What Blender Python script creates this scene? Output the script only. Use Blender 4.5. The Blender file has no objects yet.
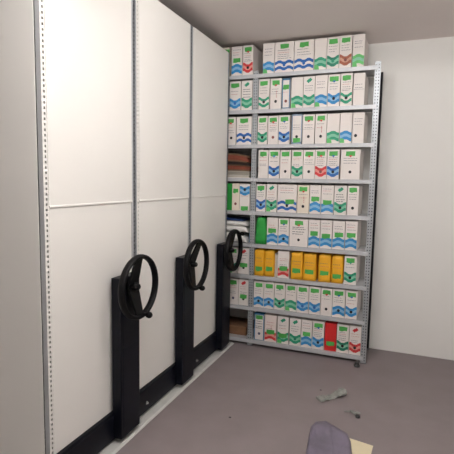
import bpy, bmesh, math, random
from mathutils import Vector, Matrix
C = bpy.context.scene.collection
rnd = random.Random(7)
PI = math.pi

# ------------------------------------------------------------------ materials
def mat(name, col, rough=.6, metal=0.0, noise=0.0, nscale=8.0, bump=0.0, bscale=60.0, spec=.5,
        stretch=None, col2=None):
    m = bpy.data.materials.new(name); m.use_nodes = True
    nt = m.node_tree; b = nt.nodes['Principled BSDF']
    b.inputs['Base Color'].default_value = (*col, 1)
    b.inputs['Roughness'].default_value = rough
    b.inputs['Metallic'].default_value = metal
    b.inputs['Specular IOR Level'].default_value = spec
    tc = nt.nodes.new('ShaderNodeTexCoord')
    src = tc.outputs['Object']
    if stretch:
        mp = nt.nodes.new('ShaderNodeMapping'); mp.inputs['Scale'].default_value = stretch
        nt.links.new(src, mp.inputs['Vector']); src = mp.outputs['Vector']
    if noise or col2:
        n = nt.nodes.new('ShaderNodeTexNoise'); n.inputs['Scale'].default_value = nscale
        n.inputs['Detail'].default_value = 6
        nt.links.new(src, n.inputs['Vector'])
        r = nt.nodes.new('ShaderNodeValToRGB')
        a = col2 or tuple(c*(1-noise) for c in col)
        r.color_ramp.elements[0].position = .3; r.color_ramp.elements[0].color = (*a, 1)
        r.color_ramp.elements[1].position = .7; r.color_ramp.elements[1].color = (*col, 1)
        nt.links.new(n.outputs['Fac'], r.inputs['Fac'])
        nt.links.new(r.outputs['Color'], b.inputs['Base Color'])
    if bump:
        n2 = nt.nodes.new('ShaderNodeTexNoise'); n2.inputs['Scale'].default_value = bscale
        nt.links.new(src, n2.inputs['Vector'])
        bp = nt.nodes.new('ShaderNodeBump'); bp.inputs['Strength'].default_value = bump
        bp.inputs['Distance'].default_value = .002
        nt.links.new(n2.outputs['Fac'], bp.inputs['Height'])
        nt.links.new(bp.outputs['Normal'], b.inputs['Normal'])
    return m

def srgb(r, g, b):
    f = lambda c: ((c/255+.055)/1.055)**2.4 if c > 10 else c/255/12.92
    return (f(r), f(g), f(b))

M = {}
M['panel']  = mat('cream_lacquered_steel', (.85,.83,.79), .42, noise=.02, nscale=3, bump=.05, bscale=220)
M['galv']   = mat('galvanised_steel', (.40,.42,.44), .42, .35, noise=.12, nscale=22, bump=.05)
M['shelf']  = mat('grey_shelf_steel', (.52,.53,.55), .45, .15, noise=.08, nscale=12)
M['darkst'] = mat('dark_grey_steel', (.13,.14,.16), .45, .4, noise=.15, nscale=20)
M['web']    = mat('dull_zinc_steel', (.17,.18,.20), .45, .3, noise=.12, nscale=22)
M['black']  = mat('black_lacquer', (.004,.005,.010), .38, spec=.2, noise=.3, nscale=14, bump=.08, bscale=300)
M['rubber'] = mat('black_bakelite', (.003,.003,.004), .5, spec=.18, noise=.25, nscale=25)
M['bolt']   = mat('bright_bolt_steel', (.75,.75,.75), .25, .9, noise=.1)
M['wall']   = mat('white_wall_paint', (.86,.85,.82), .85, noise=.02, nscale=3, bump=.15, bscale=90)
M['ceil']   = mat('ceiling_paint', (.82,.745,.715), .9, noise=.03, nscale=2.5, bump=.1, bscale=120)
M['floor']  = mat('mauve_grey_linoleum', srgb(134,124,125), .55, noise=.10, nscale=5, bump=.08, bscale=150, spec=.35)
M['track']  = mat('pale_track_steel', (.60,.60,.58), .5, .1, noise=.12, nscale=14)
M['card']   = mat('white_archive_card', (.79,.735,.70), .75, noise=.04, nscale=10, bump=.1, bscale=80)
M['cream']  = mat('cream_archive_card', (.79,.71,.60), .75, noise=.05, nscale=10, bump=.1, bscale=80)
M['pinkcard']= mat('pinkish_archive_card', (.80,.70,.66), .75, noise=.05, nscale=10)
M['brown']  = mat('brown_cardboard', (.24,.12,.06), .8, noise=.2, nscale=14, bump=.2)
M['yellow'] = mat('yellow_card', (.86,.43,.015), .55, noise=.14, nscale=16, bump=.35, bscale=45)
M['green']  = mat('green_card', (.02,.33,.05), .5, noise=.2, nscale=16, bump=.35, bscale=45)
M['red']    = mat('red_card', (.62,.02,.02), .5, noise=.14, nscale=16, bump=.2)
M['label']  = mat('green_label_paper', (.07,.40,.075), .6, noise=.15, nscale=60)
M['wblue']  = mat('blue_print', (.01,.12,.42), .6, noise=.1, nscale=30)
M['wlblue'] = mat('light_blue_print', (.02,.24,.55), .6, noise=.1, nscale=30)
M['tblue']  = mat('pale_blue_print', (.25,.46,.68), .6, noise=.06, nscale=30)
M['wgreen'] = mat('green_print', (.01,.30,.16), .6, noise=.1, nscale=30)
M['tgreen'] = mat('pale_green_print', (.24,.54,.38), .6, noise=.06, nscale=30)
M['dgreen'] = mat('deep_green_print', (.008,.20,.12), .6, noise=.1, nscale=30)
M['lime']   = mat('lime_print', (.12,.50,.14), .6, noise=.1, nscale=30)
M['wred']   = mat('red_print', (.62,.035,.04), .6, noise=.1, nscale=30)
M['tred']   = mat('pale_red_print', (.78,.33,.28), .6, noise=.06, nscale=30)
M['wbrown'] = mat('brown_print', (.36,.10,.05), .6, noise=.1, nscale=30)
M['tbrown'] = mat('pale_brown_print', (.60,.34,.24), .6, noise=.06, nscale=30)
M['ink']    = mat('grey_ink', (.10,.09,.15), .7, noise=.1)
M['inkred'] = mat('red_ink', (.55,.16,.14), .7, noise=.1)
M['inkblk'] = mat('black_ink', (.05,.05,.06), .7, noise=.1)
M['hole']   = mat('dark_hole_fill', (.012,.012,.016), .8, noise=.1)
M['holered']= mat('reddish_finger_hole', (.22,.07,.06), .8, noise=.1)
M['binder'] = mat('blue_binder_cloth', (.03,.17,.34), .5, noise=.15, nscale=30)
M['greyblue']= mat('grey_blue_binder_cloth', (.22,.30,.42), .55, noise=.12, nscale=30)
M['folderr']= mat('russet_folder_card', (.30,.075,.04), .75, noise=.25, nscale=18)
M['folderb']= mat('tan_folder_card', (.24,.13,.07), .75, noise=.25, nscale=18)
M['folderk']= mat('dark_brown_folder_card', (.05,.03,.025), .75, noise=.25, nscale=18)
M['folderg']= mat('grey_folder_card', (.42,.42,.38), .75, noise=.2, nscale=18)
M['paper']  = mat('paper_edges', (.62,.57,.48), .8, noise=.3, nscale=4, stretch=(1,1,160))
M['whitep'] = mat('white_paper_bundle', (.82,.80,.77), .7, noise=.06, nscale=12, bump=.3, bscale=25)
M['navy']   = mat('navy_plastic', (.015,.045,.16), .4, noise=.3, nscale=14)
M['lilac']  = mat('lilac_plastic_sheet', (.20,.175,.235), .5, noise=.35, nscale=9, bump=1.0, bscale=16)
M['beige']  = mat('beige_paper', (.72,.64,.44), .7, noise=.08, nscale=10)
M['knob']   = mat('black_plastic', (.012,.012,.013), .35, noise=.2)
m = mat('crumpled_clear_film', (.60,.62,.58), .18, noise=.2, nscale=40, bump=.6, bscale=70)
m.node_tree.nodes['Principled BSDF'].inputs['Transmission Weight'].default_value = .55
M['film'] = m
m = mat('lamp_diffuser', (1,1,1), .5)
m.node_tree.nodes['Principled BSDF'].inputs['Emission Color'].default_value = (1,.972,.95,1)
m.node_tree.nodes['Principled BSDF'].inputs['Emission Strength'].default_value = 56
M['lamp'] = m

# ------------------------------------------------------------------ mesh builder
class MB:
    def __init__(s): s.v=[]; s.f=[]; s.m=[]; s.mats=[]
    def mi(s, k):
        if k not in s.mats: s.mats.append(k)
        return s.mats.index(k)
    def poly(s, pts, k):
        n=len(s.v); s.v += [tuple(p) for p in pts]; s.f.append(tuple(range(n,n+len(pts)))); s.m.append(s.mi(k)); return s
    def box(s, x0,x1,y0,y1,z0,z1,k):
        n=len(s.v)
        s.v += [(x0,y0,z0),(x1,y0,z0),(x1,y1,z0),(x0,y1,z0),(x0,y0,z1),(x1,y0,z1),(x1,y1,z1),(x0,y1,z1)]
        for q in ((0,3,2,1),(4,5,6,7),(0,1,5,4),(1,2,6,5),(2,3,7,6),(3,0,4,7)):
            s.f.append(tuple(n+i for i in q)); s.m.append(s.mi(k))
        return s
    def loops(s, rings, k, cap=True, closed=False):
        n=len(s.v); R=len(rings); N=len(rings[0])
        for r in rings: s.v += [tuple(p) for p in r]
        for i in range(R if closed else R-1):
            for j in range(N):
                a=n+i*N+j; b=n+i*N+(j+1)%N; c=n+((i+1)%R)*N+(j+1)%N; d=n+((i+1)%R)*N+j
                s.f.append((a,b,c,d)); s.m.append(s.mi(k))
        if cap and not closed:
            s.f.append(tuple(n+j for j in reversed(range(N)))); s.m.append(s.mi(k))
            s.f.append(tuple(n+(R-1)*N+j for j in range(N))); s.m.append(s.mi(k))
        return s
    def prism(s, pts, axis, a, b, k):
        # pts: 2d outline in the two other axes, extruded along axis from a to b
        def P(u,v,w):
            return {0:(w,u,v),1:(u,w,v),2:(u,v,w)}[axis]
        return s.loops([[P(u,v,a) for u,v in pts],[P(u,v,b) for u,v in pts]], k)
    def lathe_x(s, prof, k, cy=0, cz=0, n=20):
        # profile of (x, radius) turned round the x axis
        return s.loops([[(x, cy+r*math.cos(2*PI*j/n), cz+r*math.sin(2*PI*j/n)) for j in range(n)] for x,r in prof], k)
    def build(s, name, parent=None, bevel=0, smooth=False, seg=2, subd=0, fixn=True):
        me=bpy.data.meshes.new(name); me.from_pydata(s.v,[],s.f); me.update()
        for k in s.mats: me.materials.append(M[k])
        for p,i in zip(me.polygons,s.m): p.material_index=i
        if fixn:
            bm=bmesh.new(); bm.from_mesh(me); bmesh.ops.recalc_face_normals(bm, faces=bm.faces); bm.to_mesh(me); bm.free()
        o=bpy.data.objects.new(name,me); C.objects.link(o)
        if parent: o.parent=parent
        if smooth:
            for p in me.polygons: p.use_smooth=True
        if bevel:
            b=o.modifiers.new('Bevel','BEVEL'); b.width=bevel; b.segments=seg; b.limit_method='ANGLE'; b.angle_limit=.6
        if subd:
            b=o.modifiers.new('Subdivision','SUBSURF'); b.levels=subd; b.render_levels=subd
        return o

def tag(o, label=None, cat=None, group=None, kind=None):
    if label:
        assert 4 <= len(label.split()) <= 16, (len(label.split()), label)
        o['label']=label
    if cat: o['category']=cat
    if group: o['group']=group
    if kind: o['kind']=kind
    return o
def thing(name, label, cat, loc=(0,0,0), rz=0, group=None):
    o=bpy.data.objects.new(name,None); C.objects.link(o); o.empty_display_size=.05
    o.location=loc; o.rotation_euler=(0,0,rz)
    return tag(o,label,cat,group)
def struct(name, mb, **kw):
    return tag(mb.build(name,**kw), kind='structure')

# ------------------------------------------------------------------ measures (m)
XP=-1.578                      # plane of the mobile units' end panels
YB=4.01                        # front of the fixed shelving at the back
ZS=[2.569,2.251,1.934,1.624,1.311,1.002,.6955,.386,.062]   # shelf heights, top first
XPOST=-1.335; XEND=-.272; XLEFT=-2.335
ZC=2.864; YW=4.43; XR=1.25; XL=-4.3; YF=-1.1

# ------------------------------------------------------------------ room
struct('floor', MB().box(XL,XR,YF,YW,-.1,0,'floor'))
struct('ceiling', MB().box(XL,XR,YF,YW,ZC,ZC+.1,'ceil'))
struct('wall_back', MB().box(XL-.1,XR+.1,YW,YW+.1,-.1,ZC+.1,'wall'))
struct('wall_front', MB().box(XL-.1,XR+.1,YF-.1,YF,-.1,ZC+.1,'wall'))
struct('wall_left', MB().box(XL-.1,XL,YF,YW,-.1,ZC+.1,'wall'))
struct('wall_right', MB().box(XR,XR+.1,YF,YW,-.1,ZC+.1,'wall'))
# pale metal ramp strip on the floor along the mobile units
t=MB().prism([(-1.66,0.0),(-1.49,0.0),(-1.4915,.004),(-1.505,.011),(-1.66,.011)],1,.9,3.99,'track')
st=struct('trim_1', t)

# ------------------------------------------------------------------ perforated strip helper
def holed_strip(mb, u0,u1,z0,z1,cols,hw,hh,pitch,put,k):
    """flat strip in (u,z) with real rectangular holes; put(u,z) -> xyz"""
    n=int((z1-z0)//pitch); zb=z0+((z1-z0)-n*pitch)/2
    us=[u0]
    for c in cols: us += [c-hw/2,c+hw/2]
    us.append(u1)
    def q(a,b,c,d):
        mb.poly([put(a,c),put(b,c),put(b,d),put(a,d)],k)
    for i in range(len(us)-1):
        if i%2==0: q(us[i],us[i+1],z0,z1)
        else:
            q(us[i],us[i+1],z0,zb+(pitch-hh)/2)
            for j in range(n):
                a=zb+j*pitch+(pitch+hh)/2
                b=zb+(j+1)*pitch+(pitch-hh)/2 if j<n-1 else z1
                q(us[i],us[i+1],a,b)

# ------------------------------------------------------------------ mobile shelving units
def make_wheel(root, cy, spoke_deg, handle_deg):
    X=-1.434; cz=.962; R0=.181; XH=-1.482
    rings=[]
    for i in range(56):
        a=2*PI*i/56; ring=[]
        for j in range(12):
            b=2*PI*j/12
            r=R0+.0135*math.cos(b); x=X+.022*math.sin(b)
            ring.append((x, cy+r*math.sin(a), cz+r*math.cos(a)))
        rings.append(ring)
    w=MB().loops(rings,'rubber',closed=True).build('hand_wheel',root,smooth=True)
    h=MB().lathe_x([(-1.503,.030),(-1.492,.030),(-1.488,.024),(-1.455,.024),(-1.447,.019),(-1.436,.017),(-1.430,.010)],'rubber',cy,cz)
    h.build('hub',w,smooth=False,bevel=.001)
    for side in (0,180):
        a=math.radians(spoke_deg+side); d=(math.sin(a),math.cos(a)); e=(math.cos(a),-math.sin(a))
        prof=[(.0,.050),(.05,.047),(.11,.040),(.150,.035),(.172,.038)]
        pts=[]
        rings=[]
        for q,wd in prof:
            xx=XH+(X-XH)*(q/.172)
            P=lambda x,sg: (x, cy+d[0]*q+sg*e[0]*wd, cz+d[1]*q+sg*e[1]*wd)
            rings.append([P(xx-.007,-1),P(xx+.007,-1),P(xx+.007,1),P(xx-.007,1)])
        MB().loops(rings,'rubber').build('spoke',w,bevel=.002)
    a=math.radians(handle_deg); hy=cy+(R0-.002)*math.sin(a); hz=cz+(R0-.002)*math.cos(a)
    c=MB().lathe_x([(X-.004,.012),(X+.020,.010),(X+.024,.012),(X+.030,.017),(X+.042,.020),(X+.054,.018),(X+.062,.010),(X+.064,.003)],'rubber',hy,hz)
    c.build('crank_handle',w,smooth=True)

def mobile_unit(y0, y1, spoke, handle, label, near_side=False):
    """end face in plane x=XP from y0 to y1; the unit runs back along -x"""
    cy=y1-.188
    root=thing('mobile_shelving_unit',label,'mobile shelving',(XP,cy,0),0,'mobile shelving units in a row')
    inv=Matrix.Translation((-XP,-cy,0))
    def P(mb,name,**kw):
        mb.v=[tuple(inv@Vector(v)) for v in mb.v]
        return mb.build(name,root,**kw)
    yl=y0+.040; yr=y1-.046
    # carcass: shelves and a black plate for painted shade behind the end panel
    cx0=XL+.05
    b=MB().box(cx0,XP-.045,y0+.012,y1-.012,.035,.11,'shelf')
    b.box(cx0,XP-.045,y0+.012,y1-.012,2.735,2.755,'shelf')
    for k in range(1,8): b.box(cx0,XP-.045,y0+.012,y1-.012,.11+k*.325,.13+k*.325,'shelf')
    b.box(XP-.045,XP-.030,y0+.004,y1-.004,.035,2.755,'black')  # black plate stands in for the shade in slots and gaps
    if near_side:
        b.box(cx0,XP-.030,y0,y0+.012,.035,2.758,'panel')
    P(b,'shelf_carcass')
    # end panels: upper sheet laps over the lower one
    b=MB().box(XP-.022,XP-.003,yl,yr,.19,1.452,'panel'); P(b,'side_panel',bevel=.002)
    b=MB().box(XP-.022,XP,yl,yr,1.455,2.763,'panel')
    b.prism([(XP,1.452),(XP+.002,1.4530),(XP+.003,1.455),(XP+.003,1.461),(XP,1.465)],1,yl,yr,'panel')
    # prism along y needs (x,z) outline
    P(b,'side_panel')
    # near edge upright: pale with small slots
    u=MB(); put=lambda a,z:(XP-.002,a,z)
    holed_strip(u, y0+.010,yl-.001,.20,2.763,[y0+.0265],.010,.012,.025,put,'panel')
    u.poly([(XP-.002,y0+.010,.2),(XP-.03,y0+.010,.2),(XP-.03,y0+.010,2.763),(XP-.002,y0+.010,2.763)],'shelf')
    P(u,'upright',fixn=False)
    # far edge upright: pale flange, then galvanised web with large slots
    u=MB()
    holed_strip(u, yr+.001,y1-.028,.20,2.763,[y1-.0365],.0008,.002,.025,put,'shelf')
    holed_strip(u, y1-.028,y1-.006,.20,2.763,[y1-.0175],.012,.014,.025,put,'web')
    u.poly([(XP-.002,y1-.006,.2),(XP-.03,y1-.006,.2),(XP-.03,y1-.006,2.763),(XP-.002,y1-.006,2.763)],'galv')
    P(u,'upright',fixn=False)
    # black base channel
    b=MB().box(XP-.02,XP+.022,y0+.002,y1-.002,.035,.182,'black')
    b.prism([(XP-.02,.182),(XP+.022,.182),(XP+.016,.196),(XP-.02,.2)],1,y0+.002,y1-.002,'black')
    b.box(XP-.02,XP+.012,y0+.002,y1-.002,.020,.035,'black')
    base=P(b,'base_channel')
    bo=MB().lathe_x([(XP+.0221,.012),(XP+.024,.012),(XP+.0245,.008),(XP+.032,.008),(XP+.034,.005)],'bolt',y0+.088,.086,6)
    bo.v=[tuple(inv@Vector(v)) for v in bo.v]; bo.build('bolt',base)
    # wheels under the base
    for wy in (y0+.12,y1-.12):
        n=16; b=MB()
        b.loops([[(XP-.08+.028*math.cos(2*PI*j/n), yy, .0395+.028*math.sin(2*PI*j/n)) for j in range(n)] for yy in (wy-.012,wy+.012)],'darkst')
        P(b,'rail_wheel')
    # tall black drive column
    c0,c1=cy-.096,cy+.104; xf=-1.500
    b=MB().box(XP+.014,xf,c0,c1,.040,1.022,'black').box(XP+.0005,XP+.0139,c0+.03,c1-.004,.06,1.0,'black')
    P(b,'drive_column',bevel=.004)
    b=MB().box(xf+.0002,xf+.0022,c0+.022,c1-.022,.10,.60,'black').box(xf+.0002,xf+.0022,c0+.022,c1-.022,.615,.985,'black')
    P(b,'cover_plate',bevel=.0008)
    n0=len(root.children)
    make_wheel(root,cy,spoke,handle)
    for ch in root.children:
        if ch.name.startswith('hand_wheel'):
            ch.location=(-XP,-cy,0)
    return root
Y0,Y1,Y2,Y3=1.628,2.411,3.194,3.977
mobile_unit(Y0,Y1,-1,168,'nearest cream mobile shelving unit with black hand wheel, crank knob at lower right',True)
mobile_unit(Y1,Y2,16,176,'middle one of three cream mobile shelving units, its wheel knob pointing straight down')
mobile_unit(Y2,Y3,4,36,'cream mobile shelving unit farthest back, wheel knob near the top beside the archive shelves')

# ------------------------------------------------------------------ fixed steel shelving at the back
root=thing('steel_shelving','grey perforated steel shelving along the back wall, filled with archive boxes','shelving',(XPOST,YB,0))
inv=Matrix.Translation((-XPOST,-YB,0))
def P(mb,name,**kw):
    mb.v=[tuple(inv@Vector(v)) for v in mb.v]; return mb.build(name,root,**kw)
for xc in (XLEFT,XPOST,XEND):
    for yy,s in ((YB+.002,1),(YW-.02,-1)):
        u=MB(); hwid=.0235
        holed_strip(u,xc-hwid,xc+hwid,0.004,2.60,[xc-.0105,xc+.0105],.0075,.0095,.026,lambda a,z:(a,yy,z),'galv')
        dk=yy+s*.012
        u.poly([(xc-hwid+.002,dk,.004),(xc+hwid-.002,dk,.004),(xc+hwid-.002,dk,2.6),(xc-hwid+.002,dk,2.6)],'hole')  # dark sheet paints in the shade seen through the perforations
        for e in (-hwid,hwid,0):
            u.poly([(xc+e,yy,.004),(xc+e,yy+s*.034,.004),(xc+e,yy+s*.034,2.6),(xc+e,yy,2.6)],'galv')
        up=P(u,'upright',fixn=False)
        f=MB().box(xc-.027,xc+.027,min(yy-s*.003,yy+s*.037),max(yy-s*.003,yy+s*.037),0,.005,'darkst')
        f.v=[tuple(inv@Vector(v)) for v in f.v]; f.build('foot',up)
for (xa,xb) in ((XLEFT,XPOST),(XPOST,XEND)):
    for z in ZS:
        b=MB().box(xa+.003,xb-.003,YB,YW-.022,z-.003,z,'shelf')
        b.box(xa+.001,xb-.001,YB-.006,YB,z-.034,z,'shelf')              # folded front lip
        b.box(xa+.003,xb-.003,YB,YB+.014,z-.034,z-.031,'shelf')
        P(b,'shelf',bevel=.001)

# ------------------------------------------------------------------ archive boxes
def wavefn(kind, w, n):
    def f(x):
        t=x/w
        ph=2*PI*t*n
        c=math.cos(ph); tri=1-4*abs((t*n)%1-.5) if False else (1-4*abs(((t*n+.5)%1)-.5))*-1
        v=.65*c+.35*tri
        return v if kind=='V' else -v
    return f
TINT={'wblue':'tblue','wlblue':'tblue','wgreen':'tgreen','dgreen':'tgreen','wred':'tred','wbrown':'tbrown','lime':'tgreen'}
def band(mb, w, f, zc, amp, th, k, y, n=20, zmin=.0015):
    mg=.0012
    xs=[mg+(w-2*mg)*i/n for i in range(n+1)]
    for i in range(n):
        a,b=xs[i],xs[i+1]; za=zc+amp*f(a); zb=zc+amp*f(b)
        lo=[max(zmin,za-th/2),max(zmin,zb-th/2)]; hi=[max(zmin+.0004,za+th/2),max(zmin+.0004,zb+th/2)]
        mb.poly([(a-w/2,y,lo[0]),(b-w/2,y,lo[1]),(b-w/2,y,hi[1]),(a-w/2,y,hi[0])],k)

def box_body(w,h,d,k,rumple=0,taper=0,border=None):
    mb=MB()
    nx,nz=(4,8) if rumple else (1,1)
    # walls as rings going up in z so bags and soft boxes can crumple
    N=8 if rumple else 2
    rings=[]
    for i in range(N):
        t=i/(N-1); z=.0006+(h-.0006)*t
        ww=w/2*(1-taper*t**2.2)
        per=[]
        m=6 if rumple else 1
        for a in range(m): per.append((-ww+2*ww*a/m,0))
        for a in range(m): per.append((ww,d*a/m))
        for a in range(m): per.append((ww-2*ww*a/m,d))
        for a in range(m): per.append((-ww,d-d*a/m))
        ring=[]
        for (x,y) in per:
            dz=0
            if rumple:
                x+=rnd.uniform(-1,.2 if x>0 else 1)*rumple*.4*(1 if x>0 else 1)
                x=max(-w/2,min(w/2,x)); y+=rnd.uniform(0,1)*rumple*.6
                if t>.9: dz=rnd.uniform(-1,0)*rumple*2.2
            ring.append((x,y,z+dz))
        rings.append(ring)
    mb.loops(rings,k)
    return mb

def dashes(mb,w,z,k,y,x0=.14,x1=.86,th=.0022,seg=4):
    x=w*x0
    while x<w*x1:
        L=rnd.uniform(.006,.02)*w/.11; L=min(L,w*x1-x)
        if L<.003: break
        dz=rnd.uniform(-.0012,.0012)
        mb.poly([(x-w/2,y,z+dz),(x+L-w/2,y,z-dz),(x+L-w/2,y,z-dz+th),(x-w/2,y,z+dz+th)],k)
        x+=L+rnd.uniform(.002,.006)

def patch(name, parent, pts, y, k, th=.0008):
    MB().prism(pts,1,y-th,y,k).build(name,parent,fixn=True)

def make_box(xl,xr,zs,h,o,name,label,cat,group):
    """o: dict of looks. wave (kind,colour,n), lab ('top'|'mid'|'low'|z fraction), drip, hole, logo, text, body, lime"""
    w=xr-xl; d=o.get('d',.355); y0=o.get('y',YB+.010+rnd.uniform(0,.009))
    t=thing(name,label,cat,((xl+xr)/2,y0,zs),0,group)
    body=o.get('body','card'); rum=o.get('rumple',0)
    mb=box_body(w,h,d,body,rum,o.get('taper',0))
    yf=-.0005
    if not rum:
        # folded card edges: raised closing flap on top and side seams
        mb.box(-w/2+.003,w/2-.003,.004,d-.004,h-.0004,h+.0012,body)
        mb.box(-w/2+.004,w/2-.004,.0,.05,h+.0012,h+.002,body)
    if o.get('frame'):
        k=o['frame']; e=.009
        for a in ((-w/2,-w/2+e,.001,h),(w/2-e,w/2,.001,h),(-w/2,w/2,h-e*1.4,h),(-w/2,w/2,.001,o.get('fb',e))):
            mb.box(a[0],a[1],-.0012,0,a[2],a[3],k)
        mb.box(-w/2,w/2,0,d,h,h+.0025,k)
    wv=o.get('wave')
    flip=o.get('flip')
    if wv:
        kind,col,n=wv; f=wavefn(kind,w,n); tint=TINT[col]
        q=MB()
        if kind=='A': zc,amp=.088,.023
        else: zc,amp=.092,.029
        if n>1: amp=.020; zc=.090
        if o.get('fill',n==1):
            band(q,w,f,zc-.024,amp,.060,tint,-.0004,24 if n==1 else 40)
        band(q,w,f,zc,amp,.025 if n==1 else .026,col,-.0008,24 if n==1 else 40)
        band(q,w,f,zc-.050,amp,.026 if n==1 else .026,col,-.0008,24 if n==1 else 40)
        if o.get('lime'):
            q.poly([(-w/2+.002,-.0011,.004),(-w/2+w*.42,-.0011,.004),(-w/2+w*.36,-.0011,.036),(-w/2+w*.15,-.0011,.046),(-w/2+.002,-.0011,.036)],'lime')
        if flip: q.v=[(x,y,h-z) for x,y,z in q.v]
        n0=len(mb.v); mb.v+=q.v; mb.f+=[tuple(i+n0 for i in ff) for ff in q.f]; mb.m+=[mb.mi(q.mats[i]) for i in q.m]
    tx=o.get('text','lines')
    if tx:
        yy=-.0009
        spec={'lines':[(.70,'ink'),(.62,'ink'),(.54,'ink')],'few':[(.66,'ink'),(.55,'inkred')],
              'redlines':[(.72,'inkred'),(.64,'inkred'),(.5,'ink'),(.43,'ink')],
              'bold':[(.70,'inkblk'),(.62,'inkblk'),(.52,'inkblk'),(.44,'inkblk')],
              'faint':[(.80,'ink'),(.72,'ink'),(.60,'ink')],
              'top':[(.88,'ink'),(.80,'inkred'),(.70,'ink')],
              'many':[(.72,'ink'),(.655,'inkred'),(.59,'ink'),(.525,'ink'),(.46,'inkblk')],
              'rule':[(.64,'ink'),(.56,'ink')]}[tx]
        for fz,k in spec:
            dashes(mb,w,fz*h+rnd.uniform(-.003,.003),k,yy,th=.0055 if tx=='bold' else .0034, x1=rnd.uniform(.7,.88))
        if tx=='rule':
            mb.poly([(-w/2+.002,yy,.5*h),(w/2-.002,yy,.5*h),(w/2-.002,yy,.5*h+.0018),(-w/2+.002,yy,.5*h+.0018)],'ink')
    if o.get('vert'):
        for i in range(4): 
            mb.poly([(.004,-.0009,h*(.38+i*.06)),(.010,-.0009,h*(.38+i*.06)),(.009,-.0009,h*(.38+i*.06)+.010),(.003,-.0009,h*(.38+i*.06)+.010)],'inkred')
    mb.build('box_body' if name!='ring_binder' else 'cover',t,bevel=0.0012 if not rum else 0,smooth=bool(rum))
    lab=o.get('lab')
    if lab:
        fz={'top':.865,'mid':.53,'low':.35}.get(lab,lab); lw=min(.078,w*.70)*o.get('ls',1); lh=.038; cx=o.get('lx',0)
        cz=fz*h; r=lambda s=.003: rnd.uniform(-s,s)
        pts=[(cx-lw/2+r(),cz-lh/2+r(.002)),(cx-lw/6,cz-lh/2-.006+r()),(cx+lw/5,cz-lh/2+r()),(cx+lw/2+r(),cz-lh/2+r()),(cx+lw/2+r(),cz+lh/2+r(.002)),(cx,cz+lh/2+r(.002)),(cx-lw/2+r(),cz+lh/2+r(.002))]
        MB().prism(pts,1,-.0021,-.0013,'label').build('green_label',t)
        dr=o.get('drip')
        if dr:
            MB().prism([(cx-.012,cz-lh/2-.001),(cx+r(.002),cz-lh/2-.014),(cx+.013,cz-lh/2-.001),(cx+.010,cz-lh/2+.004),(cx-.009,cz-lh/2+.004)],1,-.0027,-.0022,dr).build('printed_emblem',t)
    lg=o.get('logo')
    if lg:
        cz=.87*h; e=MB()
        for dx,dz in ((-.008,-.005),(.008,.005)):
            s=.018
            e.prism([(dx-s,cz+dz),(dx,cz+dz-s),(dx+s,cz+dz),(dx,cz+dz+s)],1,-.0021 if dx<0 else -.0027,-.0013 if dx<0 else -.0021,lg)
        e.build('printed_emblem',t)
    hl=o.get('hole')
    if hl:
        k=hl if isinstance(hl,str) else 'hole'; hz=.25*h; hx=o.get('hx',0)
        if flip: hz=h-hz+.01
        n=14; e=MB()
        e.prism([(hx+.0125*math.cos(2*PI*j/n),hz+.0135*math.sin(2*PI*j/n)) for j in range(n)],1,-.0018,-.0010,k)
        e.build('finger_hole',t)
    return t

exec_rows=[]
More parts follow.
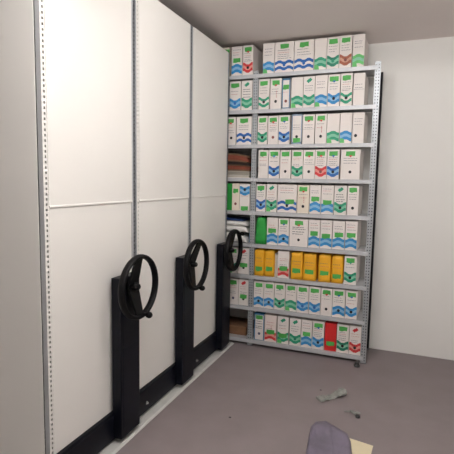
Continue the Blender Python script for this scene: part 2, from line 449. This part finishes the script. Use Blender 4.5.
# every row: (pixel-free) left and right edges are given in photograph columns measured along that row,
# turned here into metres on the shelving's front plane
CAM=dict(f=447.18, r=Vector((0.92855762,0.3707661,0.01769859)), u=Vector((-0.05500024,0.09027652,0.99439686)), w=Vector((-0.36709088,0.92432821,-0.10421918)))
def col_to_x(col, z):
    # x on plane y=YB+.015, height z, that was measured at this column
    lo,hi=-2.6,.8
    for _ in range(40):
        x=(lo+hi)/2; d=Vector((x,YB+.015,z-1.6)); c=227+CAM['f']*d.dot(CAM['r'])/d.dot(CAM['w'])
        if c<col: lo=x
        else: hi=x
    return (lo+hi)/2
W=lambda c,n=1,k='A':(k,c,n)
B='wblue'; LB='wlblue'; G='wgreen'; D='dgreen'; R='wred'
Y=dict(body='yellow',rumple=.006,taper=.10,text='few')
rows=[
 # row 0
 dict(h=.265,L=[(221.5,229.2,dict(lab='top',drip='wred',body='cream',text=None,lx=.02)),(231.6,242.4,dict(wave=W(LB),lab='mid',text='top')),
        (243.2,253.3,dict(wave=W(R,1,'V'),hole='hole',lab='top',drip='wred',text='many',y=YB+.008))],
   R=[(262.9,274.3,dict(wave=W(LB),lime=1,text='faint')),(274.7,293.8,dict(wave=W(B,2),lab='top',hole='wblue',text='many',fill=0)),
      (294.3,313.9,dict(wave=W(B,2),lab='top',hole='wblue',text='lines',fill=0)),(314.4,326.7,dict(wave=W(G),lime=1,text=None)),
      (327,339.3,dict(wave=W(D,1,'V'),lab='top',hole='wgreen',text='lines')),(339.6,352,dict(wave=W('wbrown',1,'V'),lab='top',hole='holered',text='lines')),
      (352.6,364.6,dict(wave=W('lime'),text='faint',lime=1))]),
 # row 1
 dict(h=.270,L=[(229.5,240.8,dict(wave=W(LB,1,'V'),lab='top',hole='wblue',text='few')),(241.6,252.4,dict(wave=W(G,1,'V'),logo='wgreen',text='bold'))],
   R=[(257.8,269.3,dict(wave=W(G,1,'V'),lab='top',hole=1,text='lines',fill=0)),(270.4,281.4,dict(lab='top',drip='wred',hole=1,text='rule',vert=1)),
      (281.9,290.3,dict(frame='binder',lab=.72,hole='holered',text='few',binder=1,h=.262)),(291.2,303,dict(wave=W(G),lime=1,text=None)),
      (303.4,314.8,dict(wave=W(G,1,'V'),logo='wgreen',text='lines')),(315.1,327.5,dict(wave=W(LB),lime=1,text='faint')),
      (327.9,340.1,dict(wave=W(LB,1,'V'),lab='top',drip='wblue',hole=1,text='lines')),(340.6,352.4,dict(wave=W(G,1,'V'),lab='top',hole=1,text='many',fill=0)),
      (353.2,364.8,dict(text='rule',body='card'))]),
 # row 2
 dict(h=.257,L=[(227,235.9,dict(lab='top',drip='wred',hole=1,text='redlines',lx=-.005)),(236.5,251.6,dict(wave=W(B,2),lab='top',hole=1,text='lines',fill=0))],
   R=[(257.2,267.4,dict(wave=W(G,1,'V'),lab='top',hole=1,text='lines')),(268,278.1,dict(lab='top',drip='wred',hole='holered',text='many')),
      (278.6,289.7,dict(wave=W(B,1,'V'),lab='top',drip='wblue',hole=1,text='lines')),
      (291.5,302.2,dict(frame='greyblue',lab=.13,hole=1,text='rule',binder=1,fb=.02,h=.262)),
      (302.7,314.6,dict(lab='top',drip='wred',hole=1,text='rule')),(315.1,326.6,dict(lab='top',drip='wred',hole=1,text='few',vert=1)),
      (327,339.6,dict(wave=W(G),lime=1,text=None)),(340,352,dict(wave=W(LB),lime=1,text=None)),(352.6,364.2,dict(text='faint',hole=1,hx=-.02))]),
 # row 3
 dict(h=.258,L=[],
   R=[(258.2,268.1,dict(lab='top',text='redlines')),(268.7,279.5,dict(wave=W(B,1,'V'),lab='top',drip='wlblue',hole=1,text='faint')),
      (280.1,290.9,dict(lab='top',hole=1,text='few')),(291.5,302.8,dict(wave=W(G,1,'V'),lab='top',hole=1,text='redlines')),
      (303.3,314.7,dict(lab='top',drip='wred',hole=1,text='rule')),(315,326.7,dict(wave=W(R,1,'V'),lab='top',drip='wred',hole='holered',text='many')),
      (327,339.3,dict(wave=W(B,1,'V'),lab='top',drip='wblue',hole=1,text='many')),
      (340.6,360,dict(lab='top',drip='wred',hole=1,text='lines'))]),
 # row 4
 dict(h=.256,L=[(227.0,231.9,dict(body='green',text=None)),(232.1,239.3,dict(body='cream',lab=.74,hole='holered',text=None)),
        (239.6,249.8,dict(wave=W(LB),flip=1,h=.2535,lab=.10,drip=None,hole=1,text='few'))],
   R=[(255.5,265.5,dict(wave=W(B,1,'V'),lab='top',drip='wgreen',hole=1,text='lines')),(266.3,276.7,dict(wave=W(G,1,'V'),logo='wgreen',lime=1,hole=1,text='redlines')),
      (277.4,296.7,dict(wave=W(B,2),lab=.40,lx=.025,hole=1,text='top')),(297.4,309.2,dict(lab='top',drip='wred',hole=1,text='few',vert=1,body='cream')),
      (309.7,320.8,dict(wave=W(LB),lab=.53,text='faint')),(321.2,333.6,dict(wave=W(LB),lab=.42,text='top')),
      (334.2,346.6,dict(wave=W(G,1,'V'),logo='wgreen',hole=1,text='bold')),(347.2,358.5,dict(lab='top',hole=1,text='lines'))]),
 # row 5
 dict(h=.256,L=[],
   R=[(255.6,266.2,dict(body='green',rumple=.009,taper=.34,text=None,h=.258)),(266.8,277.8,dict(wave=W(LB),lab=.53,text='redlines')),
      (278.3,289,dict(wave=W(LB,1,'A'),lab='top',drip='wblue',hole=1,text='lines')),(289.6,308,dict(lab='top',drip='wred',hole=1,text='bold')),
      (308.5,319.8,dict(wave=W(LB),lab=.52,text='top')),(320.2,332,dict(wave=W(LB),lab=.45,text='top')),
      (332.5,344.7,dict(wave=W(LB),lab=.52,text='faint')),(345.2,357.2,dict(wave=W(LB),lab=.53,text='top'))]),
 # row 6
 dict(h=.254,L=[(228.6,237.6,dict(wave=W(D,1,'V'),lab='top',lime=1,text='few')),(238.2,249,dict(logo='wred',lab='low',hole=1,text='faint'))],
   R=[(253.4,263.9,dict(Y,lab=.27)),(264.4,273.8,dict(Y,lab=.30)),(277.8,289,dict(wave=W(R),lab=.36,text='redlines')),
      (290.8,302.4,dict(Y,lab=.33)),(303.1,316,dict(Y,lab=.33)),(318.3,330.6,dict(Y,lab=.33)),(331.2,343,dict(Y,lab=.25)),
      (344,356.4,dict(wave=W(G,1,'V'),lab='top',drip='wgreen',hole=1,text='faint'))]),
 # row 7
 dict(h=.256,L=[(228.6,238.2,dict(lab='top',hole='ink',text='redlines')),(238.6,248.2,dict(logo='wred',lab='low',hole=1,text='redlines'))],
   R=[(252.8,263.5,dict(wave=W(LB,1,'A'),lab='top',hole=1,text='lines')),(264,274,dict(wave=W(LB,1,'A'),lab='top',hole=1,text='few')),
      (274.4,284.8,dict(wave=W(G,1,'V'),lab='top',drip='wgreen',hole=1,text='faint')),(285.3,296.5,dict(wave=W(G),lime=1,lab='top',text='faint')),
      (297,308.5,dict(wave=W(LB,1,'V'),lab='top',hole='wblue',text='lines')),(309,320.3,dict(wave=W(LB,1,'V'),lab='top',hole='wblue',text='lines')),
      (320.8,332,dict(lab='top',drip='wred',hole=1,text='faint')),(332.5,345,dict(wave=W(LB),lab='top',drip='wblue',hole=1,text='lines')),
      (345.5,357.2,dict(wave=W(LB,1,'V'),lab='top',drip='wblue',hole=1,text='few'))]),
 # row 8
 dict(h=.262,L=[],
   R=[(254.2,264.2,dict(frame='binder',e=0,lab='top',hole='ink',text='bold',binder=1,fb=.004)),(264.8,276.3,dict(body='pinkcard',wave=W(R),lab=.38,text='redlines',vert=1)),
      (277.4,288.6,dict(wave=W(G,1,'V'),logo='wgreen',lime=1,lab=.30,hole='dgreen',text='few')),(289.6,300.8,dict(wave=W(G,1,'V'),logo='wgreen',hole='dgreen',text='lines')),
      (301.2,312,dict(wave=W(LB),lab=.50,text='top')),(312.5,324,dict(wave=W(LB,1,'V'),lab='top',drip='wblue',hole=1,text='many')),
      (324.6,336.2,dict(body='red',lab=.27,text=None)),(336.7,348.7,dict(wave=W(D,1,'V'),lab='top',hole=1,text='many')),
      (349.2,361,dict(wave=W(R,1,'V'),logo='wred',hole=1,text='redlines'))]),
]
ORD=['first','second','third','fourth','fifth','sixth','seventh','eighth','ninth']
SHN=['top shelf','second shelf down','third shelf down','fourth shelf down','middle shelf','fourth shelf up','third shelf up','second shelf up','bottom shelf']
SHG=['top','second','third','fourth','middle','sixth','seventh','eighth','bottom']
CN={'wblue':'dark blue','wlblue':'light blue','wgreen':'green','dgreen':'dark green','wred':'red','wbrown':'brown','lime':'pale green'}
seen=set()
for ri,row in enumerate(rows):
    zs=ZS[ri]
    for side in 'LR':
        L=row[side]
        for i,(ca,cb,o) in enumerate(L):
            h=o.get('h',row['h']+(0 if o.get('frame') else rnd.uniform(-.0025,.002)))
            zm=zs+h/2
            xa,xb=col_to_x(ca,zm),col_to_x(cb,zm)
            if side=='L': xb=min(xb,XPOST-.026)
            else: xa=max(xa,XPOST+.026); xb=min(xb,XEND-.026)
            xa+=.0008; xb-=.0008
            wide=(xb-xa)>.145
            if o.get('binder'): look=('blue' if o['frame']=='binder' else 'grey-blue')+' binder'; nm='ring_binder'; cat='binder'
            else:
                nm='archive_box'; cat='archive box'
                bc={'card':'white','cream':'cream','pinkcard':'pinkish','yellow':'yellow','green':'green','red':'red'}[o.get('body','card')]
                look=('wide ' if wide else '')+bc+' box'
                if o.get('rumple') and bc=='green': look='crumpled green box'
                if o.get('wave'): look+=' with '+CN[o['wave'][1]]+' waves'
                elif o.get('logo'): look+=' with red emblem'
                elif bc in('white','cream') : look+=' without waves'
            if o.get('flip'): look='upside-down '+look
            if side=='L':
                pos=ORD[len(L)-1-i]+' left of post'
            else: pos=ORD[i]+' right of post'
            lbl=f'{look}, {pos}, {SHN[ri]}'
            assert lbl not in seen; seen.add(lbl)
            grp={'yellow':'yellow boxes on the third shelf up'}.get(o.get('body'),'archive boxes on the steel shelving')
            if nm=='ring_binder': grp='binders among the archive boxes'
            make_box(xa,xb,zs+.0008,h,o,nm,lbl,cat,grp)

# slim grey-white file between the yellow boxes and the red-waved box
xa,xb=col_to_x(274.3,.8),col_to_x(277.4,.8)
t=thing('document_folder','slim grey-white file between a yellow box and the red-waved box','folder',((xa+xb)/2,YB+.03,ZS[6]+.0003))
w=xb-xa
MB().box(-w/2+.001,-w/2+.003,0,.33,0,.225,'whitep').box(w/2-.003,w/2-.001,0,.33,0,.225,'whitep').box(-w/2+.001,w/2-.001,.33,.333,0,.225,'whitep').build('cover',t,bevel=.0005)
MB().box(-w/2+.004,w/2-.004,.004,.325,.001,.215,'paper').build('papers',t)

# ------------------------------------------------------------------ loose things in the left bay
def slab(x0,x1,y0,y1,z0,th,k,droop=0,bulge=0,n=10,wob=.0):
    """soft flat bundle: sags at its right end and may belly upward"""
    mb=MB(); rings=[]
    for i in range(n+1):
        t=i/n; x=x0+(x1-x0)*t
        e=math.sin(PI*t); dz=bulge*e
        zl=z0+max(0,0); tt=th*(1 if .08<t<.92 else .72)
        a=wob*math.sin(5*t+z0*90)
        rings.append([(x,y0+a,zl),(x,y1,zl),(x,y1,zl+tt+dz),(x,y0+a+.004,zl+tt+dz)] if not droop else
                     [(x,y0+a,z0),(x,y1,z0),(x,y1,z0+tt+dz),(x,y0+a+.004,z0+tt+dz-droop*0)])
    mb.loops(rings,k); return mb
z=ZS[3]+.0004
stack=[('whitep',.026,.004,'white paper bundle','lowest bundle, white'),
       ('folderg',.012,0,'',''),('folderg',.014,0,'',''),('folderg',.016,0,'',''),
       ('folderb',.014,0,'',''),('folderr',.018,0,'',''),('folderr',.016,0,'',''),('folderb',.012,0,'',''),
       ('folderk',.030,0,'',''),('folderb',.014,0,'',''),('folderr',.022,0,'',''),('folderr',.024,0,'',''),('folderb',.016,0,'','')]
cn={'whitep':'white','folderg':'grey','folderb':'tan','folderr':'russet','folderk':'dark brown'}
DR=[0]
for q in stack: DR.append(DR[-1]+q[1]*(.10 if len(DR)<6 else .22))
for i,(k,th,_,_,_) in enumerate(stack):
    dx=rnd.uniform(-.012,.010); x1=-1.372+dx-.02*(i>8)
    N=len(stack)
    pos='lowest' if i==0 else ('topmost' if i==N-1 else ('just below the topmost' if i==N-2 else ORD[i]+' from the bottom' if i<9 else ORD[N-1-i]+' from the top'))
    t=thing('document_folder',f'{cn[k]} folder lying flat, {pos} in the pile left of the post','folder',(-1.54,YB+.02,z),0,'pile of folders on the fourth shelf down')
    xa,xb=-1.86+1.54,x1+1.54
    n=12; y0=rnd.uniform(0,.03); y1=.26+rnd.uniform(0,.02)
    D0,D1=DR[i],DR[i+1]; ph=rnd.uniform(0,6)
    def leaf(k2,za,zb,x0_,x1_,yy0,yy1):
        rings=[]
        for q in range(n+1):
            sx=x0_+(x1_-x0_)*q/n; u=max(0,(sx+.14)/.31); g0=D0*u**3; g1=D1*u**3
            lo=-g0+(th-(g1-g0))*za; hi=-g0+(th-(g1-g0))*zb
            wy=.004*math.sin(sx*30+ph)
            rings.append([(sx,yy0+wy,lo),(sx,yy1,lo),(sx,yy1,hi),(sx,yy0+wy,hi)])
        return rings
    cov=MB().loops(leaf(k,0,.12,xa,xb,y0,y1),k).loops(leaf(k,.84,.96,xa,xb-.006,y0-.004,y1),k)
    cov.box(xa-.004,xa-.0005,y0,y1,-0.0,th*.9,k)
    cov.build('cover',t)
    MB().loops(leaf(k,.14,.82,xa,xb-.012,y0+.003+.02*(k in('folderk',)),y1-.004),{'folderr':'folderr','folderk':'folderk','folderb':'folderb'}.get(k,'paper')).build('papers',t)
    z+=th
# white bundles and bags on the fourth shelf up
z=ZS[5]+.0004; yb=YB+.02
def soft(name,label,cat,x0,x1,d,zz,th,k,bulge=0,rr=.02,group=None,y=yb,roundend=False):
    t=thing(name,label,cat,((x0+x1)/2,y,zz),0,group); hw=(x1-x0)/2
    rings=[]; n=14
    for i in range(n+1):
        s=-1+2*i/n; e=(1-abs(s)**(2.2 if roundend else 8))**.5 if abs(s)<1 else 0
        hh=max(.10,e)*th/2; up=bulge*(1-s*s)
        zc=th/2 if roundend else th/2
        ring=[]
        for j in range(12):
            a=2*PI*j/12; ca,sa=math.cos(a),math.sin(a)
            px=(abs(ca)**.35)*(1 if ca>0 else -1); pz=(abs(sa)**.5)*(1 if sa>0 else -1)
            ring.append((s*hw, d/2+px*d/2, hh+pz*hh+(up if sa>0 else 0)))
        rings.append(ring)
    mb=MB().loops(rings,k)
    mb.build(cat.replace(' ','_')+'_body',t,smooth=True)
    return t
soft('plastic_bag','white stuffed plastic bag, lowest in the heap left of the post','bag',-1.80,-1.395,.30,z,.098,'whitep',0,roundend=True,group='heap of white bundles')
t=thing('plastic_bag','blue plastic bag tucked beside the white stuffed bag near the post','bag',(-1.385,yb+.05,z),0,'heap of white bundles')
MB().loops([[(-.010,0,0),(.016,0,0),(.016,.22,0),(-.010,.22,0)],[(-.001,0,.03),(.018,0,.03),(.018,.22,.03),(-.001,.22,.03)],[(-.006,.004,.07),(.014,.004,.07),(.014,.21,.07),(-.006,.21,.07)],[(-.004,.01,.092),(.006,.01,.092),(.006,.2,.092),(-.004,.2,.092)]],'binder').build('bag_body',t,smooth=True)
soft('paper_bundle','thick white paper bundle in the middle of the heap left of the post','paper bundle',-1.80,-1.385,.30,z+.0985,.062,'whitep',0,group='heap of white bundles')
soft('paper_bundle','curved white paper bundle just under the navy folder, left of the post','paper bundle',-1.80,-1.392,.29,z+.161,.040,'whitep',.006,group='heap of white bundles')
t=thing('document_folder','navy blue curved folder on top of the white paper bundles','folder',(-1.60,yb+.01,z+.2075))
rings=[]
for i in range(13):
    s=i/12; x=-.2+.36*s; b=.030*(1-s)**1.3
    rings.append([(x,0,.001+b*.2),(x,.27,.001+b*.2),(x,.27,.014+b),(x,0,.014+b)])
MB().loops(rings,'navy').build('cover',t)
MB().box(-.19,.14,.004,.266,.0155-.006,.0155-.004,'paper').build('papers',t)
# brown carton at the bottom
t=thing('cardboard_box','low brown cardboard box alone on the bottom shelf left of the post','box',(-1.60,YB+.075,ZS[8]+.0004))
b=MB(); w,dp,h,th=.40,.29,.078,.004
b.box(-w/2,w/2,0,dp,0,th,'brown').box(-w/2,w/2,0,th,th,h,'brown').box(-w/2,w/2,dp-th,dp,th,h,'brown').box(-w/2,-w/2+th,th,dp-th,th,h,'brown').box(w/2-th,w/2,th,dp-th,th,h,'brown')
b.build('box_body',t,bevel=.001)
MB().box(-w/2+.001,w/2-.001,0,dp/2-.001,h+.0003,h+.0035,'brown').build('flap',t)
MB().box(-w/2+.001,w/2-.001,dp/2+.001,dp,h+.0003,h+.0035,'brown').build('flap',t)

# ------------------------------------------------------------------ litter on the floor
def at(x,y,z=0): return Vector((x,y,z))
# crumpled clear film with a twisted end
t=thing('plastic_wrapper','crumpled clear plastic wrapper with a knotted end, lying on the floor','plastic wrapper',(-.43,3.26,0))
A=Vector((-.083,-.088,0)); Bv=Vector((.058,.058,0)); ax=(Bv-A).normalized(); sd=Vector((-ax.y,ax.x,0))
rr=random.Random(3); rings=[]
for i in range(15):
    s=i/14; c=A.lerp(Bv,s); wd=.038-.006*math.sin(s*3); hh=.009+.003*math.sin(s*9)+(.008 if s>.78 else 0)
    if i==14: wd*=.6
    ring=[]
    for j in range(12):
        a=2*PI*j/12; k=1+rr.uniform(-.22,.22)
        ring.append(tuple(c+sd*(wd*math.cos(a)*k)+Vector((0,0,max(.001,hh+hh*math.sin(a)*k)))))
    rings.append(ring)
MB().loops(rings,'film').build('film_tube',t,smooth=False,subd=0)
rings=[]
for i in range(7):
    a0=PI*i/6; r=max(.004,.040*math.sin(a0)); c=Bv+ax*(.014-.038*math.cos(a0))
    rings.append([tuple(c+sd*(r*math.cos(2*PI*j/11)*(1+rr.uniform(-.2,.2)))+Vector((0,0,max(.001,.026+r*.65*math.sin(2*PI*j/11)*(1+rr.uniform(-.2,.2)))))) for j in range(11)])
MB().loops(rings,'film').build('knot',t)
# small crumpled wrapper near the edge of the picture, with dark cap
t=thing('plastic_scrap','small crumpled clear plastic scrap beside a dark cap on the floor','plastic scrap',(-.262,3.085,0))
b=MB(); rr=random.Random(5)
for (cx,cy,L,ang,r) in ((-.030,.006,.05,.3,.005),(.004,-.002,.05,-.7,.010),(.03,.004,.05,.2,.009)):
    ca,sa=math.cos(ang),math.sin(ang); rings=[]
    for i in range(6):
        s=i/5-.5; q=r*(1-1.6*s*s)
        rings.append([(cx+ca*s*L-sa*q*math.cos(2*PI*j/7)*rr.uniform(.7,1.3), cy+sa*s*L+ca*q*math.cos(2*PI*j/7)*rr.uniform(.7,1.3), max(.0006,r+q*math.sin(2*PI*j/7)*rr.uniform(.7,1.4))) for j in range(7)])
    b.loops(rings,'film')
b.build('film',t)
t=thing('bottle_cap','small dark cap lying beside the clear plastic scrap','cap',(-.222,3.045,0))
b=MB(); n=14
b.loops([[(r*math.cos(2*PI*j/n),r*math.sin(2*PI*j/n),zz) for j in range(n)] for r,zz in ((.016,.0005),(.016,.011),(.014,.0135),(.006,.014))],'knob'); b.build('cap_shell',t)
# dark caster-like foot by the shelving
t=thing('rubber_foot','small black rubber foot on the floor below the bottom shelf','rubber foot',(-.315,3.925,0))
b=MB(); b.loops([[(r*math.cos(2*PI*j/n),r*math.sin(2*PI*j/n),zz) for j in range(n)] for r,zz in ((.026,.0005),(.028,.012),(.020,.022),(.013,.04))],'knob'); b.build('foot_body',t,smooth=False)
b=MB(); b.loops([[(r*math.cos(2*PI*j/n),r*math.sin(2*PI*j/n),zz) for j in range(n)] for r,zz in ((.007,.0405),(.007,.052),(.004,.054))],'bolt'); b.build('stud',t)
# specks
for (x,y,r,l) in ((-1.023,2.693,.008,'tiny dark crumb on the open floor near the middle unit'),(-.527,3.345,.007,'tiny dark crumb on the floor just behind the clear wrapper')):
    o=MB(); rr=random.Random(int(r*1e4)); n=8
    o.loops([[((q*math.cos(2*PI*j/n))*rr.uniform(.7,1.4),(q*math.sin(2*PI*j/n))*rr.uniform(.7,1.2),zz) for j in range(n)] for q,zz in ((r,.0004),(r*1.1,.003),(r*.5,.005))],'knob')
    p=o.build('crumb'); p.location=(x,y,0); tag(p,l,'crumb')
# lilac plastic sheet, folded, in the foreground
def sheet_obj(name,parent,outline,k,z0,amp,seed,inner=5,th=.0016):
    rr=random.Random(seed); cx=sum(p[0] for p in outline)/len(outline); cy=sum(p[1] for p in outline)/len(outline)
    n=len(outline); dense=[]
    for i in range(n):
        a=outline[i]; b=outline[(i+1)%n]
        for q in range(5):
            s=q/5; dense.append((a[0]+(b[0]-a[0])*s, a[1]+(b[1]-a[1])*s))
    N=len(dense); vs=[]; fs=[]
    for r in range(inner+1):
        f=1-r/(inner+.6)
        for (x,y) in dense:
            px=cx+(x-cx)*f; py=cy+(y-cy)*f
            hgt=z0 + (0 if r==0 else amp*(.35+.65*abs(math.sin(px*19+py*7+seed))*abs(math.cos(py*13-px*5)))+rr.uniform(0,amp*.25))
            vs.append((px,py,hgt))
    for r in range(inner):
        for j in range(N):
            fs.append((r*N+j,r*N+(j+1)%N,(r+1)*N+(j+1)%N,(r+1)*N+j))
    fs.append(tuple(inner*N+j for j in range(N)))
    mb=MB(); mb.v=vs; mb.f=fs; mb.m=[mb.mi(k)]*len(fs)
    o=mb.build(name,parent,smooth=True); s=o.modifiers.new('Solidify','SOLIDIFY'); s.thickness=th; s.offset=1
    return o
t=thing('plastic_sheet','folded lilac plastic sheet lying on the floor in the foreground','plastic sheet',(0,0,0))
sheet_obj('sheet_layer',t,[(-.43,2.30),(-.462,2.48),(-.480,2.66),(-.492,2.80),(-.474,2.872),(-.415,2.908),(-.365,2.87),(-.31,2.60),(-.30,2.35),(-.36,2.28)],'lilac',.001,.017,2)
sheet_obj('folded_layer',t,[(-.36,2.30),(-.33,2.60),(-.39,2.86),(-.36,2.868),(-.262,2.80),(-.232,2.72),(-.205,2.56),(-.185,2.40),(-.20,2.28)],'lilac',.0045,.011,6)
t=thing('paper_sheet','beige sheet of paper on the floor, partly under the lilac plastic','paper',(0,0,0))
MB().prism([(-.245,2.762),(-.10,2.735),(-.12,2.44),(-.262,2.45)],2,.0004,.0024,'beige').build('sheet',t)

# ------------------------------------------------------------------ ceiling lamp (above the aisle, out of frame)
def ceiling_lamp(x,y,label):
    # bare batten with a round opal tube cover, running across the aisle
    t=thing('ceiling_light',label,'ceiling light',(x,y,ZC),0,'ceiling lights over the aisle')
    MB().box(-.62,.62,-.035,.035,-.030,-.0005,'shelf').build('housing',t,bevel=.004)
    n=16; k=[(.042*math.cos(2*PI*j/n),-.075+.042*math.sin(2*PI*j/n)) for j in range(n)]
    MB().prism(k,0,-.58,.58,'lamp').build('diffuser',t,smooth=False)
    for s in (-1,1):
        MB().prism([(-.03,-.031),(-.045,-.06),(-.045,-.10),(-.02,-.121),(.02,-.121),(.045,-.10),(.045,-.06),(.03,-.031)],0,s*.5805,s*.60,'shelf').build('end_cap',t,bevel=.002)
ceiling_lamp(-.35,1.95,'white ceiling light across the aisle, the one nearer the archive shelves')
ceiling_lamp(-.62,.95,'added unseen ceiling light across the aisle, the one farther from the archive shelves')  # second lamp, added out of view to brighten the nearest end panel

# ------------------------------------------------------------------ world, camera
w=bpy.data.worlds.new('world'); bpy.context.scene.world=w; w.use_nodes=True
w.node_tree.nodes['Background'].inputs['Color'].default_value=(.8,.85,.9,1)
w.node_tree.nodes['Background'].inputs['Strength'].default_value=.3
cd=bpy.data.cameras.new('camera'); cam=bpy.data.objects.new('camera',cd); C.objects.link(cam)
cd.sensor_width=36; cd.sensor_fit='HORIZONTAL'; cd.lens=447.18/454*36; cd.clip_start=.02
r,u,f=CAM['r'],CAM['u'],CAM['w']
mx=Matrix(((r.x,u.x,-f.x,0),(r.y,u.y,-f.y,0),(r.z,u.z,-f.z,1.6),(0,0,0,1)))
cam.matrix_world=mx
bpy.context.scene.camera=cam
vs=bpy.context.scene.view_settings
vs.view_transform='Standard'; vs.look='None'; vs.gamma=1; vs.use_curve_mapping=False; vs.exposure=0
